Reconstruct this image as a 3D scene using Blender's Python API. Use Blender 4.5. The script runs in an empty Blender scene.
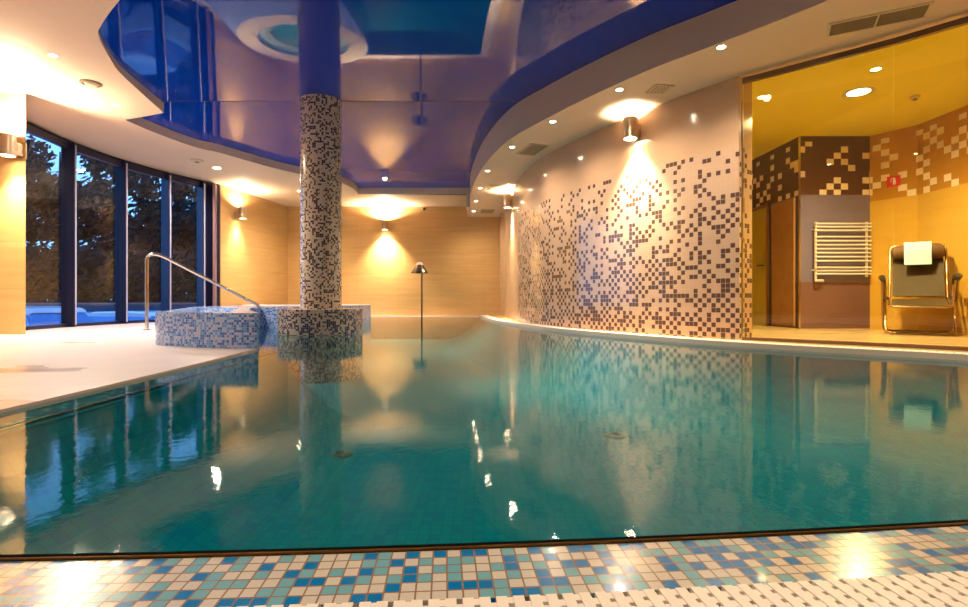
import bpy, math, random
from mathutils import Vector, Matrix
from mathutils.geometry import tessellate_polygon

random.seed(7)
scene = bpy.context.scene
COL = scene.collection
PI = math.pi
CAM_Z = 0.45
F = 525.0
HOR = 300.5


def at(px, py, Y):
    """room point (x, y, z) seen at pixel px,py when it lies Y metres away"""
    return Vector(((px - 484) / F * Y, Y, CAM_Z + (HOR - py) / F * Y))


# ------------------------------------------------------------------ materials
class NT:
    def __init__(self, name):
        self.m = bpy.data.materials.new(name)
        self.m.use_nodes = True
        self.n = self.m.node_tree.nodes
        self.l = self.m.node_tree.links
        self.n.clear()
        self.out = self.n.new('ShaderNodeOutputMaterial')

    def add(self, typ, **kw):
        nd = self.n.new(typ)
        for k, v in kw.items():
            if k.startswith('i_'):
                nd.inputs[k[2:].replace('_', ' ')].default_value = v
            else:
                setattr(nd, k, v)
        return nd

    def link(self, a, b):
        self.l.new(a, b)

    def math(self, op, a, b=None, c=None):
        nd = self.n.new('ShaderNodeMath')
        nd.operation = op
        for i, v in enumerate((a, b, c)):
            if v is None:
                continue
            if isinstance(v, (int, float)):
                nd.inputs[i].default_value = v
            else:
                self.l.new(v, nd.inputs[i])
        return nd.outputs[0]

    def mix(self, fac, a, b):
        nd = self.n.new('ShaderNodeMix')
        nd.data_type = 'RGBA'
        for sock, v in ((nd.inputs[0], fac), (nd.inputs[6], a), (nd.inputs[7], b)):
            if isinstance(v, (int, float)):
                sock.default_value = v
            elif isinstance(v, tuple):
                sock.default_value = (v[0], v[1], v[2], 1)
            else:
                self.l.new(v, sock)
        return nd.outputs[2]

    def principled(self, color, rough=0.4, metal=0.0, ior=1.5, coat=0.0):
        p = self.n.new('ShaderNodeBsdfPrincipled')
        if isinstance(color, tuple):
            p.inputs['Base Color'].default_value = (*color[:3], 1)
        else:
            self.l.new(color, p.inputs['Base Color'])
        if isinstance(rough, (int, float)):
            p.inputs['Roughness'].default_value = rough
        else:
            self.l.new(rough, p.inputs['Roughness'])
        p.inputs['Metallic'].default_value = metal
        p.inputs['IOR'].default_value = ior
        p.inputs['Coat Weight'].default_value = coat
        p.inputs['Coat Roughness'].default_value = 0.05
        self.l.new(p.outputs[0], self.out.inputs[0])
        return p

    def uv(self):
        nd = self.n.new('ShaderNodeUVMap')
        nd.uv_map = 'UVMap'
        return nd.outputs[0]

    def obj(self):
        return self.n.new('ShaderNodeTexCoord').outputs['Object']

    def noise(self, vec, scale, detail=3, stretch=None):
        if stretch:
            mp = self.n.new('ShaderNodeMapping')
            mp.inputs['Scale'].default_value = stretch
            self.l.new(vec, mp.inputs[0])
            vec = mp.outputs[0]
        nd = self.n.new('ShaderNodeTexNoise')
        nd.inputs['Scale'].default_value = scale
        nd.inputs['Detail'].default_value = detail
        self.l.new(vec, nd.inputs['Vector'])
        return nd.outputs['Fac']

    def bump(self, p, height, strength, dist=0.01):
        b = self.n.new('ShaderNodeBump')
        b.inputs['Strength'].default_value = strength
        b.inputs['Distance'].default_value = dist
        self.l.new(height, b.inputs['Height'])
        self.l.new(b.outputs[0], p.inputs['Normal'])


def plain(name, color, rough=0.4, metal=0.0, var=0.06, scale=6.0, coat=0.0):
    t = NT(name)
    f = t.noise(t.obj(), scale, 4)
    c = t.mix(f, tuple(max(0, x * (1 - var)) for x in color), tuple(x * (1 + var) for x in color))
    t.principled(c, rough, metal, coat=coat)
    return t.m


def emit(name, color, strength):
    t = NT(name)
    e = t.add('ShaderNodeEmission')
    e.inputs[0].default_value = (*color, 1)
    e.inputs[1].default_value = strength
    t.link(e.outputs[0], t.out.inputs[0])
    return t.m


def cells(t, pitch):
    """u cell, v cell, white noise value, grout mask (1 on the joint)"""
    sep = t.add('ShaderNodeSeparateXYZ')
    t.link(t.uv(), sep.inputs[0])
    u = t.math('DIVIDE', sep.outputs[0], pitch)
    v = t.math('DIVIDE', sep.outputs[1], pitch)
    cu, cv = t.math('FLOOR', u), t.math('FLOOR', v)
    comb = t.add('ShaderNodeCombineXYZ')
    t.link(cu, comb.inputs[0])
    t.link(cv, comb.inputs[1])
    wn = t.add('ShaderNodeTexWhiteNoise', noise_dimensions='2D')
    t.link(comb.outputs[0], wn.inputs['Vector'])
    fu, fv = t.math('FRACT', u), t.math('FRACT', v)
    return sep, wn, fu, fv


def grout_mask(t, fu, fv, w):
    a = t.math('LESS_THAN', fu, w)
    b = t.math('GREATER_THAN', fu, 1 - w)
    c = t.math('LESS_THAN', fv, w)
    d = t.math('GREATER_THAN', fv, 1 - w)
    return t.math('MAXIMUM', t.math('MAXIMUM', a, b), t.math('MAXIMUM', c, d))


def mosaic(name, pitch, stops, grout, gw=0.06, rough=0.18, coat=0.0, ior=1.5):
    """stops: [(upto, colour)...] with upto rising to 1"""
    t = NT(name)
    sep, wn, fu, fv = cells(t, pitch)
    col = stops[-1][1]
    for upto, c in reversed(stops[:-1]):
        col = t.mix(t.math('LESS_THAN', wn.outputs['Value'], upto), col, c)
    col = t.mix(grout_mask(t, fu, fv, gw), col, grout)
    t.principled(col, rough, coat=coat, ior=ior)
    return t.m


def marble(name, a, b, rough=0.12, tile=(1.2, 0.6), joint=0.75):
    t = NT(name)
    uv = t.uv()
    n1 = t.noise(uv, 2.2, 6, (0.5, 5.0, 1))
    n2 = t.noise(uv, 0.9, 3, (1, 2.0, 1))
    f = t.math('ADD', t.math('MULTIPLY', n1, 0.65), t.math('MULTIPLY', n2, 0.35))
    f = t.math('MULTIPLY_ADD', t.math('SUBTRACT', f, 0.5), 2.2, 0.5)
    f.node.use_clamp = True
    col = t.mix(f, a, b)
    sep = t.add('ShaderNodeSeparateXYZ')
    t.link(uv, sep.inputs[0])
    fu = t.math('FRACT', t.math('DIVIDE', sep.outputs[0], tile[0]))
    fv = t.math('FRACT', t.math('DIVIDE', sep.outputs[1], tile[1]))
    j = t.math('MAXIMUM', t.math('LESS_THAN', fu, 0.004 / tile[0]), t.math('LESS_THAN', fv, 0.004 / tile[1]))
    col = t.mix(j, col, tuple(x * joint for x in a))
    t.principled(col, rough)
    return t.m


M = {}
BEIGE_A, BEIGE_B = (0.50, 0.30, 0.12), (0.62, 0.395, 0.17)
M['marble'] = marble('beige_marble', BEIGE_A, BEIGE_B)
M['plaster'] = plain('warm_white_plaster', (0.70, 0.53, 0.40), 0.6, var=0.03, scale=2)
M['yellow_plaster'] = plain('inner_ceiling_plaster', (0.86, 0.76, 0.04), 0.55, var=0.03, scale=2)
M['dark_metal'] = plain('navy_frame_metal', (0.010, 0.012, 0.045), 0.3, 0.3)
M['light_metal'] = plain('blue_white_frame_edge', (0.45, 0.50, 0.75), 0.3, 0.2)
M['jamb'] = plain('mauve_jamb', (0.22, 0.13, 0.17), 0.4)
M['steel'] = plain('polished_steel', (0.62, 0.55, 0.47), 0.16, 1.0, var=0.03)
M['dark_steel'] = plain('dark_steel', (0.16, 0.13, 0.11), 0.25, 0.9, var=0.03)
M['brass'] = plain('edge_strip_metal', (0.34, 0.24, 0.12), 0.12, 1.0, var=0.05)
M['sconce'] = plain('brushed_nickel', (0.55, 0.42, 0.30), 0.3, 0.85, var=0.05)
M['rim'] = plain('spotlight_rim', (0.72, 0.66, 0.58), 0.3, 0.4)
M['lamp'] = emit('lamp_glow', (1.0, 0.80, 0.52), 90.0)
M['lamp_small'] = emit('spot_glow', (1.0, 0.82, 0.56), 130.0)
M['lamp_yellow'] = emit('yellow_lamp_glow', (1.0, 0.80, 0.35), 30.0)
M['vent'] = plain('taupe_vent', (0.24, 0.17, 0.10), 0.5)
M['vent_light'] = plain('cream_vent', (0.62, 0.50, 0.34), 0.5)
M['black'] = plain('black_plastic', (0.012, 0.012, 0.014), 0.5)
M['white_plastic'] = plain('white_plastic', (0.80, 0.70, 0.60), 0.35, var=0.03)
M['white_enamel'] = plain('white_enamel', (0.85, 0.80, 0.72), 0.25, var=0.02)
M['gutter'] = plain('gutter_dark', (0.012, 0.008, 0.006), 0.6)
M['grate'] = plain('cream_grate', (0.80, 0.74, 0.68), 0.4, var=0.03)
M['red'] = plain('sign_red', (0.62, 0.012, 0.012), 0.35)
M['sign_white'] = plain('sign_white', (0.85, 0.82, 0.76), 0.35)
M['tube'] = plain('bronze_tube', (0.40, 0.25, 0.13), 0.22, 0.9)
M['sling'] = plain('olive_sling', (0.06, 0.036, 0.007), 0.7, var=0.15, scale=40)
M['pillow'] = plain('brown_cushion', (0.13, 0.065, 0.02), 0.65, var=0.1, scale=30)
M['arm'] = plain('dark_armrest', (0.03, 0.018, 0.012), 0.4)
M['towel'] = plain('mint_towel', (0.42, 0.66, 0.80), 0.9, var=0.08, scale=60)
M['wood'] = plain('amber_door_panel', (0.34, 0.17, 0.055), 0.25, var=0.25, scale=5)
M['asphalt'] = plain('asphalt', (0.03, 0.03, 0.035), 0.8, var=0.2)
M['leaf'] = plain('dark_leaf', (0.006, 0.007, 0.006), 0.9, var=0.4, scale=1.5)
M['bark'] = plain('dark_bark', (0.012, 0.010, 0.009), 0.9)
M['fence'] = plain('fence_board', (0.05, 0.035, 0.055), 0.7, var=0.4, scale=9)
M['fence_cap'] = plain('fence_cap', (0.20, 0.15, 0.16), 0.6)
M['paint_silver'] = plain('silver_car_paint', (0.72, 0.74, 0.78), 0.18, 0.1, var=0.03)
M['paint_blue'] = plain('blue_car_paint', (0.42, 0.60, 0.80), 0.15, 0.1, var=0.03)
M['paint_white'] = plain('white_car_paint', (0.85, 0.88, 0.90), 0.15, 0.0, var=0.03)
M['car_glass'] = plain('car_glass', (0.10, 0.22, 0.42), 0.05, 0.6, var=0.02)
M['tyre'] = plain('tyre', (0.012, 0.012, 0.012), 0.8)
M['tail'] = plain('tail_light', (0.30, 0.02, 0.03), 0.2)
M['sill'] = plain('brown_stone_sill', (0.16, 0.085, 0.05), 0.2, var=0.15)
M['seam'] = plain('seam_dark', (0.004, 0.006, 0.03), 0.5)
M['drain'] = plain('drain_cover', (0.04, 0.055, 0.045), 0.5)

t = NT('black_shadow_gap')  # near-black colour for the painted shadow gap at the pool edge
t.principled((0.004, 0.004, 0.004), 0.8, ior=1.05)
M['shadow_gap'] = t.m

# glossy stretch ceiling
t = NT('blue_stretch_film')
n = t.noise(t.obj(), 0.5, 2)
p = t.principled(t.mix(n, (0.0, 0.026, 0.32), (0.0, 0.032, 0.38)), 0.025, ior=1.43)
M['film'] = t.m

# curved mosaic wall : light field with brown squares getting denser downwards
MOSAIC_U = 4.55      # arc length at which the squares start


def mosaic_wall():
    t = NT('brown_square_mosaic')
    sep, wn, fu, fv = cells(t, 0.053)
    cv = t.math('MULTIPLY', t.math('FLOOR', t.math('DIVIDE', sep.outputs[1], 0.053)), 0.053)
    # density rises from the top of the field (z 2.0) to the floor
    f = t.math('DIVIDE', t.math('SUBTRACT', 2.04, cv), 1.9)
    d = t.math('MULTIPLY_ADD', f, 0.33, 0.18)
    d = t.math('MINIMUM', d, 0.47)
    field = t.math('MULTIPLY', t.math('LESS_THAN', cv, 2.04), t.math('GREATER_THAN', sep.outputs[0], MOSAIC_U))
    d = t.math('MULTIPLY', d, field)
    cu = t.math('FLOOR', t.math('DIVIDE', sep.outputs[0], 0.053))
    ci = t.math('FLOOR', t.math('DIVIDE', sep.outputs[1], 0.053))
    par = t.math('FLOORED_MODULO', t.math('ADD', cu, ci), 2.0)
    par = t.math('LESS_THAN', par, 0.5)
    d = t.math('MULTIPLY', d, t.math('MULTIPLY_ADD', par, 1.36, 0.32))
    dark = t.math('LESS_THAN', wn.outputs['Value'], d)
    uv = t.uv()
    n1 = t.noise(uv, 2.0, 5, (0.6, 2.5, 1))
    stone = t.mix(n1, (0.56, 0.36, 0.22), (0.66, 0.44, 0.29))
    light = t.mix(field, stone, t.mix(n1, (0.53, 0.355, 0.245), (0.63, 0.435, 0.31)))
    g = grout_mask(t, fu, fv, 0.045)
    light = t.mix(t.math('MULTIPLY', g, t.math('MULTIPLY', field, 0.2)), light, (0.66, 0.55, 0.45))
    brown = t.mix(g, (0.105, 0.055, 0.042), (0.45, 0.35, 0.28))
    t.principled(t.mix(dark, light, brown), 0.13)
    return t.m


M['mosaic_wall'] = mosaic_wall()


def band_wall(name, upper_a, upper_b, lower_a, lower_b, bottom, zband, tile, dens, seed):
    """stone wall whose upper band carries scattered cream tiles"""
    t = NT(name)
    sep = t.add('ShaderNodeSeparateXYZ')
    t.link(t.uv(), sep.inputs[0])
    u = t.math('DIVIDE', t.math('ADD', sep.outputs[0], seed), tile)
    v = t.math('DIVIDE', sep.outputs[1], tile * 0.86)
    comb = t.add('ShaderNodeCombineXYZ')
    t.link(t.math('FLOOR', u), comb.inputs[0])
    t.link(t.math('FLOOR', v), comb.inputs[1])
    wn = t.add('ShaderNodeTexWhiteNoise', noise_dimensions='2D')
    t.link(comb.outputs[0], wn.inputs['Vector'])
    up = t.math('GREATER_THAN', sep.outputs[1], zband)
    # cream squares sit in a strip that thins out upwards
    par = t.math('LESS_THAN', t.math('FLOORED_MODULO', t.math('ADD', t.math('FLOOR', u), t.math('FLOOR', v)), 2.0), 0.5)
    dd = t.math('MULTIPLY_ADD', par, dens, 0.015)
    dd = t.math('MULTIPLY', dd, t.math('LESS_THAN', sep.outputs[1], 2.78))
    sq = t.math('MULTIPLY', t.math('LESS_THAN', wn.outputs['Value'], dd), up)
    uv = t.uv()
    nz = t.noise(uv, 2.2, 5, (0.5, 3.5, 1))
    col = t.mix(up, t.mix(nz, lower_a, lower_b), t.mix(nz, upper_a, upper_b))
    low = t.math('MULTIPLY', t.math('LESS_THAN', sep.outputs[1], 0.72), 0.8)
    col = t.mix(low, col, bottom)
    col = t.mix(sq, col, (0.88, 0.76, 0.56))
    t.principled(col, 0.14)
    return t.m


M['nook_wall'] = band_wall('nook_stone_painted_reflection', (0.075, 0.03, 0.012), (0.10, 0.042, 0.018), (0.15, 0.13, 0.21), (0.19, 0.16, 0.25), (0.17, 0.075, 0.04), 2.0, 0.105, 0.44, 3.3)  # lavender lower half paints in the windows' reflection in the glass partition
M['amber_wall'] = band_wall('amber_nook_stone', (0.42, 0.20, 0.02), (0.52, 0.26, 0.03), (0.60, 0.36, 0.05), (0.72, 0.45, 0.075), (0.60, 0.36, 0.05), 1.9, 0.105, 0.44, 9.1)

M['spa_mosaic'] = mosaic('blue_white_mosaic', 0.023, [(0.42, (0.40, 0.50, 0.82)), (0.76, (0.10, 0.33, 0.80)), (1, (0.015, 0.13, 0.58))], (0.38, 0.43, 0.60))
M['column_mosaic'] = mosaic('cream_navy_mosaic', 0.025, [(0.64, (0.62, 0.53, 0.43)), (0.89, (0.014, 0.014, 0.045)), (1, (0.11, 0.065, 0.04))], (0.42, 0.35, 0.27))
M['plinth_mosaic'] = mosaic('navy_cream_mosaic', 0.025, [(0.50, (0.46, 0.40, 0.36)), (0.90, (0.012, 0.014, 0.05)), (1, (0.03, 0.07, 0.25))], (0.36, 0.31, 0.27))
M['edge_mosaic'] = mosaic('cream_blue_edge_mosaic', 0.0265, [(0.45, (0.54, 0.51, 0.46)), (0.74, (0.14, 0.37, 0.46)), (1, (0.0, 0.16, 0.45))], (0.24, 0.15, 0.09), 0.06, 0.20, 0.2)
M['pool_tile'] = mosaic('teal_pool_mosaic', 0.05, [(0.4, (0.0, 0.175, 0.20)), (0.8, (0.0, 0.185, 0.21)), (1, (0.0, 0.155, 0.205))], (0.0, 0.14, 0.17), 0.05, 0.5, ior=1.06)
M['ledge_mosaic'] = mosaic('ledge_mosaic_dark_reflection', 0.0265, [(0.16, (0.26, 0.25, 0.22)), (0.6, (0.01, 0.05, 0.07)), (1, (0.0, 0.03, 0.09))], (0.04, 0.04, 0.04), 0.05, 0.3, ior=1.1)  # dark tiles paint in the dark windows mirrored by the shallow water
M['spa_floor'] = mosaic('pale_turquoise_mosaic', 0.05, [(0.5, (0.10, 0.48, 0.48)), (1, (0.06, 0.40, 0.44))], (0.2, 0.45, 0.45), 0.05, 0.3)

# light deck tiles with worn, damp patches
t = NT('pale_deck_tile')
uv = t.uv()
sep, wn, fu, fv = cells(t, 0.30)
nz = t.noise(uv, 1.1, 4, (0.6, 1.3, 1))
c = t.mix(nz, (0.60, 0.53, 0.55), (0.74, 0.68, 0.71))
c = t.mix(t.math('MULTIPLY', wn.outputs['Value'], 0.12), c, (0.5, 0.42, 0.38))
c = t.mix(t.math('MULTIPLY', grout_mask(t, fu, fv, 0.012), 0.5), c, (0.45, 0.36, 0.30))
wet = t.math('MULTIPLY_ADD', t.noise(uv, 0.75, 3, (0.7, 1.5, 1)), 9.0, -5.2)
wet.node.use_clamp = True
c = t.mix(t.math('MULTIPLY', wet, 0.25), c, (0.42, 0.32, 0.25))
r = t.math('MULTIPLY_ADD', wet, -0.22, 0.34)
t.principled(c, r)
M['deck'] = t.m
M['inner_floor'] = marble('amber_floor_stone', (0.55, 0.38, 0.17), (0.68, 0.50, 0.25), 0.18, (0.6, 0.6))


def two_sided(t, fr, ior):
    """same mirror strength seen from either face of the sheet"""
    geo = t.add('ShaderNodeNewGeometry')
    t.link(t.math('MULTIPLY_ADD', geo.outputs['Backfacing'], 1.0 / ior - ior, ior), fr.inputs['IOR'])


def water(name, tint, rough, waves, strength):
    t = NT(name)
    co = t.obj()
    n1 = t.noise(co, waves, 2, (1.0, 0.8, 1))
    n2 = t.noise(co, waves * 4.5, 2)
    h = t.math('ADD', t.math('MULTIPLY', n1, 0.75), t.math('MULTIPLY', n2, 0.12))
    b = t.add('ShaderNodeBump')
    b.inputs['Strength'].default_value = strength
    b.inputs['Distance'].default_value = 0.02
    t.link(h, b.inputs['Height'])
    fr = t.add('ShaderNodeFresnel')
    two_sided(t, fr, 1.21)
    t.link(b.outputs[0], fr.inputs['Normal'])
    tr = t.add('ShaderNodeBsdfTransparent')
    tr.inputs[0].default_value = (*tint, 1)
    gl = t.add('ShaderNodeBsdfGlossy')
    gl.inputs['Color'].default_value = (0.96, 0.97, 0.97, 1)
    gl.inputs['Roughness'].default_value = rough
    t.link(b.outputs[0], gl.inputs['Normal'])
    mx = t.add('ShaderNodeMixShader')
    t.link(fr.outputs[0], mx.inputs[0])
    t.link(tr.outputs[0], mx.inputs[1])
    t.link(gl.outputs[0], mx.inputs[2])
    t.link(mx.outputs[0], t.out.inputs[0])
    return t.m


def glass(name, tint, ior=1.5, refl=1.0):
    t = NT(name)
    fr = t.add('ShaderNodeFresnel')
    two_sided(t, fr, ior)
    tr = t.add('ShaderNodeBsdfTransparent')
    tr.inputs[0].default_value = (*tint, 1)
    gl = t.add('ShaderNodeBsdfGlossy')
    gl.inputs['Roughness'].default_value = 0.0
    gl.inputs['Color'].default_value = (refl, refl, refl, 1)
    mx = t.add('ShaderNodeMixShader')
    t.link(fr.outputs[0], mx.inputs[0])
    t.link(tr.outputs[0], mx.inputs[1])
    t.link(gl.outputs[0], mx.inputs[2])
    t.link(mx.outputs[0], t.out.inputs[0])
    return t.m


M['water'] = water('pool_water', (0.36, 0.88, 0.92), 0.026, 32.0, 0.022)
M['spa_water'] = water('spa_water', (0.75, 0.97, 0.96), 0.03, 2.0, 0.12)
M['window_glass'] = glass('window_glass', (0.90, 0.93, 0.97), 1.38)
M['panel_glass'] = glass('partition_glass', (0.97, 0.94, 0.80), 1.5)
M['door_glass'] = plain('green_door_painted_glow', (0.52, 0.42, 0.03), 0.1, var=0.03)  # opaque yellow-green stands in for the lit steam room behind the door


# ------------------------------------------------------------------ mesh helpers
class MB:
    def __init__(self):
        self.v, self.f, self.uv = [], [], []

    def face(self, pts, uvs=None):
        i = len(self.v)
        self.v += [tuple(q) for q in pts]
        self.f.append(list(range(i, i + len(pts))))
        self.uv.append(uvs or [(q[0], q[1]) for q in pts])

    def box(self, c, s, rz=0.0, rot=None):
        m = rot or Matrix.Rotation(rz, 3, 'Z')
        c = Vector(c)
        P = lambda a, b, d: c + m @ Vector((a * s[0] / 2, b * s[1] / 2, d * s[2] / 2))
        q = [P(-1, -1, -1), P(1, -1, -1), P(1, 1, -1), P(-1, 1, -1), P(-1, -1, 1), P(1, -1, 1), P(1, 1, 1), P(-1, 1, 1)]
        i = len(self.v)
        self.v += [tuple(x) for x in q]
        for fc, ua, ub in (((0, 3, 2, 1), 0, 1), ((4, 5, 6, 7), 0, 1), ((0, 1, 5, 4), 0, 2), ((1, 2, 6, 5), 1, 2), ((2, 3, 7, 6), 0, 2), ((3, 0, 4, 7), 1, 2)):
            self.f.append([i + k for k in fc])
            self.uv.append([(q[k][ua], q[k][ub]) for k in fc])

    def prism(self, poly, z0, z1, holes=(), top=True, bottom=True):
        loops = [list(poly)] + [list(h) for h in holes]
        flat = [p for lp in loops for p in lp]
        tris = tessellate_polygon([[Vector((p[0], p[1], 0)) for p in lp] for lp in loops])
        for tr in tris:
            a, b, c = (flat[k] for k in tr)
            cr = (b[0] - a[0]) * (c[1] - a[1]) - (b[1] - a[1]) * (c[0] - a[0])
            if abs(cr) < 1e-10:
                continue
            if cr < 0:
                b, c = c, b
            if top:
                self.face([(a[0], a[1], z1), (b[0], b[1], z1), (c[0], c[1], z1)])
            if bottom:
                self.face([(a[0], a[1], z0), (c[0], c[1], z0), (b[0], b[1], z0)])
        for lp in loops:
            self.side(lp, z0, z1, True)

    def side(self, lp, z0, z1, closed):
        u = 0.0
        nn = len(lp)
        for k in range(nn if closed else nn - 1):
            a, b = lp[k], lp[(k + 1) % nn]
            L = math.hypot(b[0] - a[0], b[1] - a[1])
            self.face([(a[0], a[1], z0), (b[0], b[1], z0), (b[0], b[1], z1), (a[0], a[1], z1)], [(u, z0), (u + L, z0), (u + L, z1), (u, z1)])
            u += L

    def tube(self, path, r, n=10, closed=False, caps=True, up=(0, 0, 1)):
        path = [Vector(q) for q in path]
        m = len(path)
        rr = r if isinstance(r, (list, tuple)) else [r] * m
        rings = []
        ref = Vector(up)
        for k in range(m):
            if closed:
                d = path[(k + 1) % m] - path[k - 1]
            else:
                d = path[min(k + 1, m - 1)] - path[max(k - 1, 0)]
            d.normalize()
            rf = ref if abs(d.dot(ref)) < 0.95 else Vector((1, 0, 0))
            a = d.cross(rf).normalized()
            if rings:
                a = rings[-1][1] - d * rings[-1][1].dot(d)
                if a.length < 1e-5:
                    a = d.cross(rf)
                a.normalize()
            b = d.cross(a)
            i0 = len(self.v)
            for j in range(n):
                th = 2 * PI * j / n
                self.v.append(tuple(path[k] + (a * math.cos(th) + b * math.sin(th)) * rr[k]))
            rings.append((i0, a))
        L = 0.0
        for k in range(m if closed else m - 1):
            i, i2 = rings[k][0], rings[(k + 1) % m][0]
            dl = (path[(k + 1) % m] - path[k]).length
            for j in range(n):
                j2 = (j + 1) % n
                self.f.append([i + j, i + j2, i2 + j2, i2 + j])
                w = 2 * PI * rr[k] / n
                self.uv.append([(j * w, L), (j * w + w, L), (j * w + w, L + dl), (j * w, L + dl)])
            L += dl
        if caps and not closed:
            for i0, rev in ((rings[0][0], True), (rings[-1][0], False)):
                idx = [i0 + j for j in range(n)]
                if rev:
                    idx.reverse()
                self.f.append(idx)
                self.uv.append([(self.v[k][0], self.v[k][1]) for k in idx])

    def lathe(self, prof, cx, cy, n=32, cap_first=False, cap_last=False):
        i0 = len(self.v)
        m = len(prof)
        for r, z in prof:
            for j in range(n):
                th = 2 * PI * j / n
                self.v.append((cx + r * math.cos(th), cy + r * math.sin(th), z))
        rmax = max(r for r, z in prof)
        v = 0.0
        for k in range(m - 1):
            dv = math.hypot(prof[k + 1][0] - prof[k][0], prof[k + 1][1] - prof[k][1])
            for j in range(n):
                j2 = (j + 1) % n
                self.f.append([i0 + k * n + j, i0 + k * n + j2, i0 + (k + 1) * n + j2, i0 + (k + 1) * n + j])
                w = 2 * PI * rmax / n
                self.uv.append([(j * w, v), (j * w + w, v), (j * w + w, v + dv), (j * w, v + dv)])
            v += dv
        if cap_first:
            self.f.append([i0 + j for j in reversed(range(n))])
            self.uv.append([self.v[i0 + j][:2] for j in reversed(range(n))])
        if cap_last:
            b = i0 + (m - 1) * n
            self.f.append([b + j for j in range(n)])
            self.uv.append([self.v[b + j][:2] for j in range(n)])

    def build(self, name, mat, parent=None, smooth=False, bevel=0.0):
        me = bpy.data.meshes.new(name)
        me.from_pydata(self.v, [], self.f)
        uvl = me.uv_layers.new(name='UVMap')
        k = 0
        for fuv in self.uv:
            for q in fuv:
                uvl.data[k].uv = q
                k += 1
        me.materials.append(mat)
        if smooth:
            for pl in me.polygons:
                pl.use_smooth = True
            try:
                me.set_sharp_from_angle(angle=math.radians(42))
            except Exception:
                pass
        me.update()
        o = bpy.data.objects.new(name, me)
        COL.objects.link(o)
        if parent is not None:
            o.parent = parent
        if bevel:
            b = o.modifiers.new('bevel', 'BEVEL')
            b.width = bevel
            b.segments = 2
            b.limit_method = 'ANGLE'
        return o


def crom(pts, n=8, closed=False):
    """smooth curve through the points"""
    out = []
    P = [Vector(q) for q in pts]
    m = len(P)
    rng = range(m if closed else m - 1)
    for k in rng:
        if closed:
            p0, p1, p2, p3 = P[k - 1], P[k], P[(k + 1) % m], P[(k + 2) % m]
        else:
            p0, p1, p2, p3 = P[max(k - 1, 0)], P[k], P[k + 1], P[min(k + 2, m - 1)]
        for j in range(n):
            s = j / n
            out.append(0.5 * ((2 * p1) + (p2 - p0) * s + (2 * p0 - 5 * p1 + 4 * p2 - p3) * s * s + (3 * p1 - p0 - 3 * p2 + p3) * s ** 3))
    if not closed:
        out.append(P[-1])
    return out


def c2(pts, n=8, closed=False):
    return [(q.x, q.y) for q in crom([(a[0], a[1], 0) for a in pts], n, closed)]


def offset(pts, d):
    """polyline moved sideways by d (positive = right of the direction of travel)"""
    out = []
    m = len(pts)
    for k in range(m):
        a, b = pts[max(k - 1, 0)], pts[min(k + 1, m - 1)]
        dx, dy = b[0] - a[0], b[1] - a[1]
        L = math.hypot(dx, dy) or 1
        out.append((pts[k][0] + dy / L * d, pts[k][1] - dx / L * d))
    return out


def struct(o, label=None):
    o['kind'] = 'structure'
    if label:
        o['label'] = label
    return o


def wall(name, pts, thick, z0, z1, mat):
    mb = MB()
    mb.prism(list(pts) + list(reversed(offset(pts, thick))), z0, z1)
    return struct(mb.build(name, mat))


def empty(name, loc=(0, 0, 0), rz=0.0):
    o = bpy.data.objects.new(name, None)
    o.empty_display_size = 0.1
    o.location = loc
    o.rotation_euler = (0, 0, rz)
    COL.objects.link(o)
    return o


def tag(o, label, cat, group=None, kind=None):
    o['label'] = label
    o['category'] = cat
    if group:
        o['group'] = group
    if kind:
        o['kind'] = kind
    return o


def copy_tree(o, parent=None):
    c = o.copy()
    COL.objects.link(c)
    if parent is not None:
        c.parent = parent
    for ch in list(o.children):
        copy_tree(ch, c)
    return c


def lamp(name, typ, loc, energy, color, rot=(0, 0, 0), parent=None, **kw):
    d = bpy.data.lights.new(name, typ)
    d.energy = energy
    d.color = color
    for k, v in kw.items():
        setattr(d, k, v)
    o = bpy.data.objects.new(name, d)
    o.location = loc
    o.rotation_euler = rot
    COL.objects.link(o)
    if parent is not None:
        o.parent = parent
    return o


WARM = (1.0, 0.80, 0.56)
WARM2 = (1.0, 0.78, 0.50)
ZF = 0.04        # level of the deck on the right
PD = 0.62       # depth of the water
Z_L = 3.10      # left and rear soffit
Z_R = 2.80      # right soffit
Z_FILM = 3.24   # stretch ceiling at its seam
SEAM_Y = 7.35

# ------------------------------------------------------------------ plan curves
right_wall = c2([(0.42, 14.8), (0.52, 12.6), (0.68, 10.15), (0.93, 8.72), (1.21, 7.96), (1.49, 7.37), (1.81, 6.80), (2.26, 6.05), (2.67, 5.50)], 8)
right_edge = c2([(4.60, 1.72), (4.40, 2.40), (4.05, 3.25), (3.62, 3.88), (2.48, 5.02), (1.80, 6.12), (1.07, 7.60), (0.48, 9.70), (0.16, 11.4), (0.0, 13.2), (-0.10, 14.55)], 5)
glass_line = [(2.70, 5.47), (3.62, 4.64), (4.45, 3.72), (5.25, 2.60)]


def near_y(x):
    return 0.951 + 0.0775 * x + 0.0254 * x * x if x < 2 else 0.951 + 0.155 + 0.1016 + 0.179 * (x - 2)


near_edge = [(-1.92 + k * (4.60 + 1.92) / 80, near_y(-1.92 + k * (4.60 + 1.92) / 80)) for k in range(81)]

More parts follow.
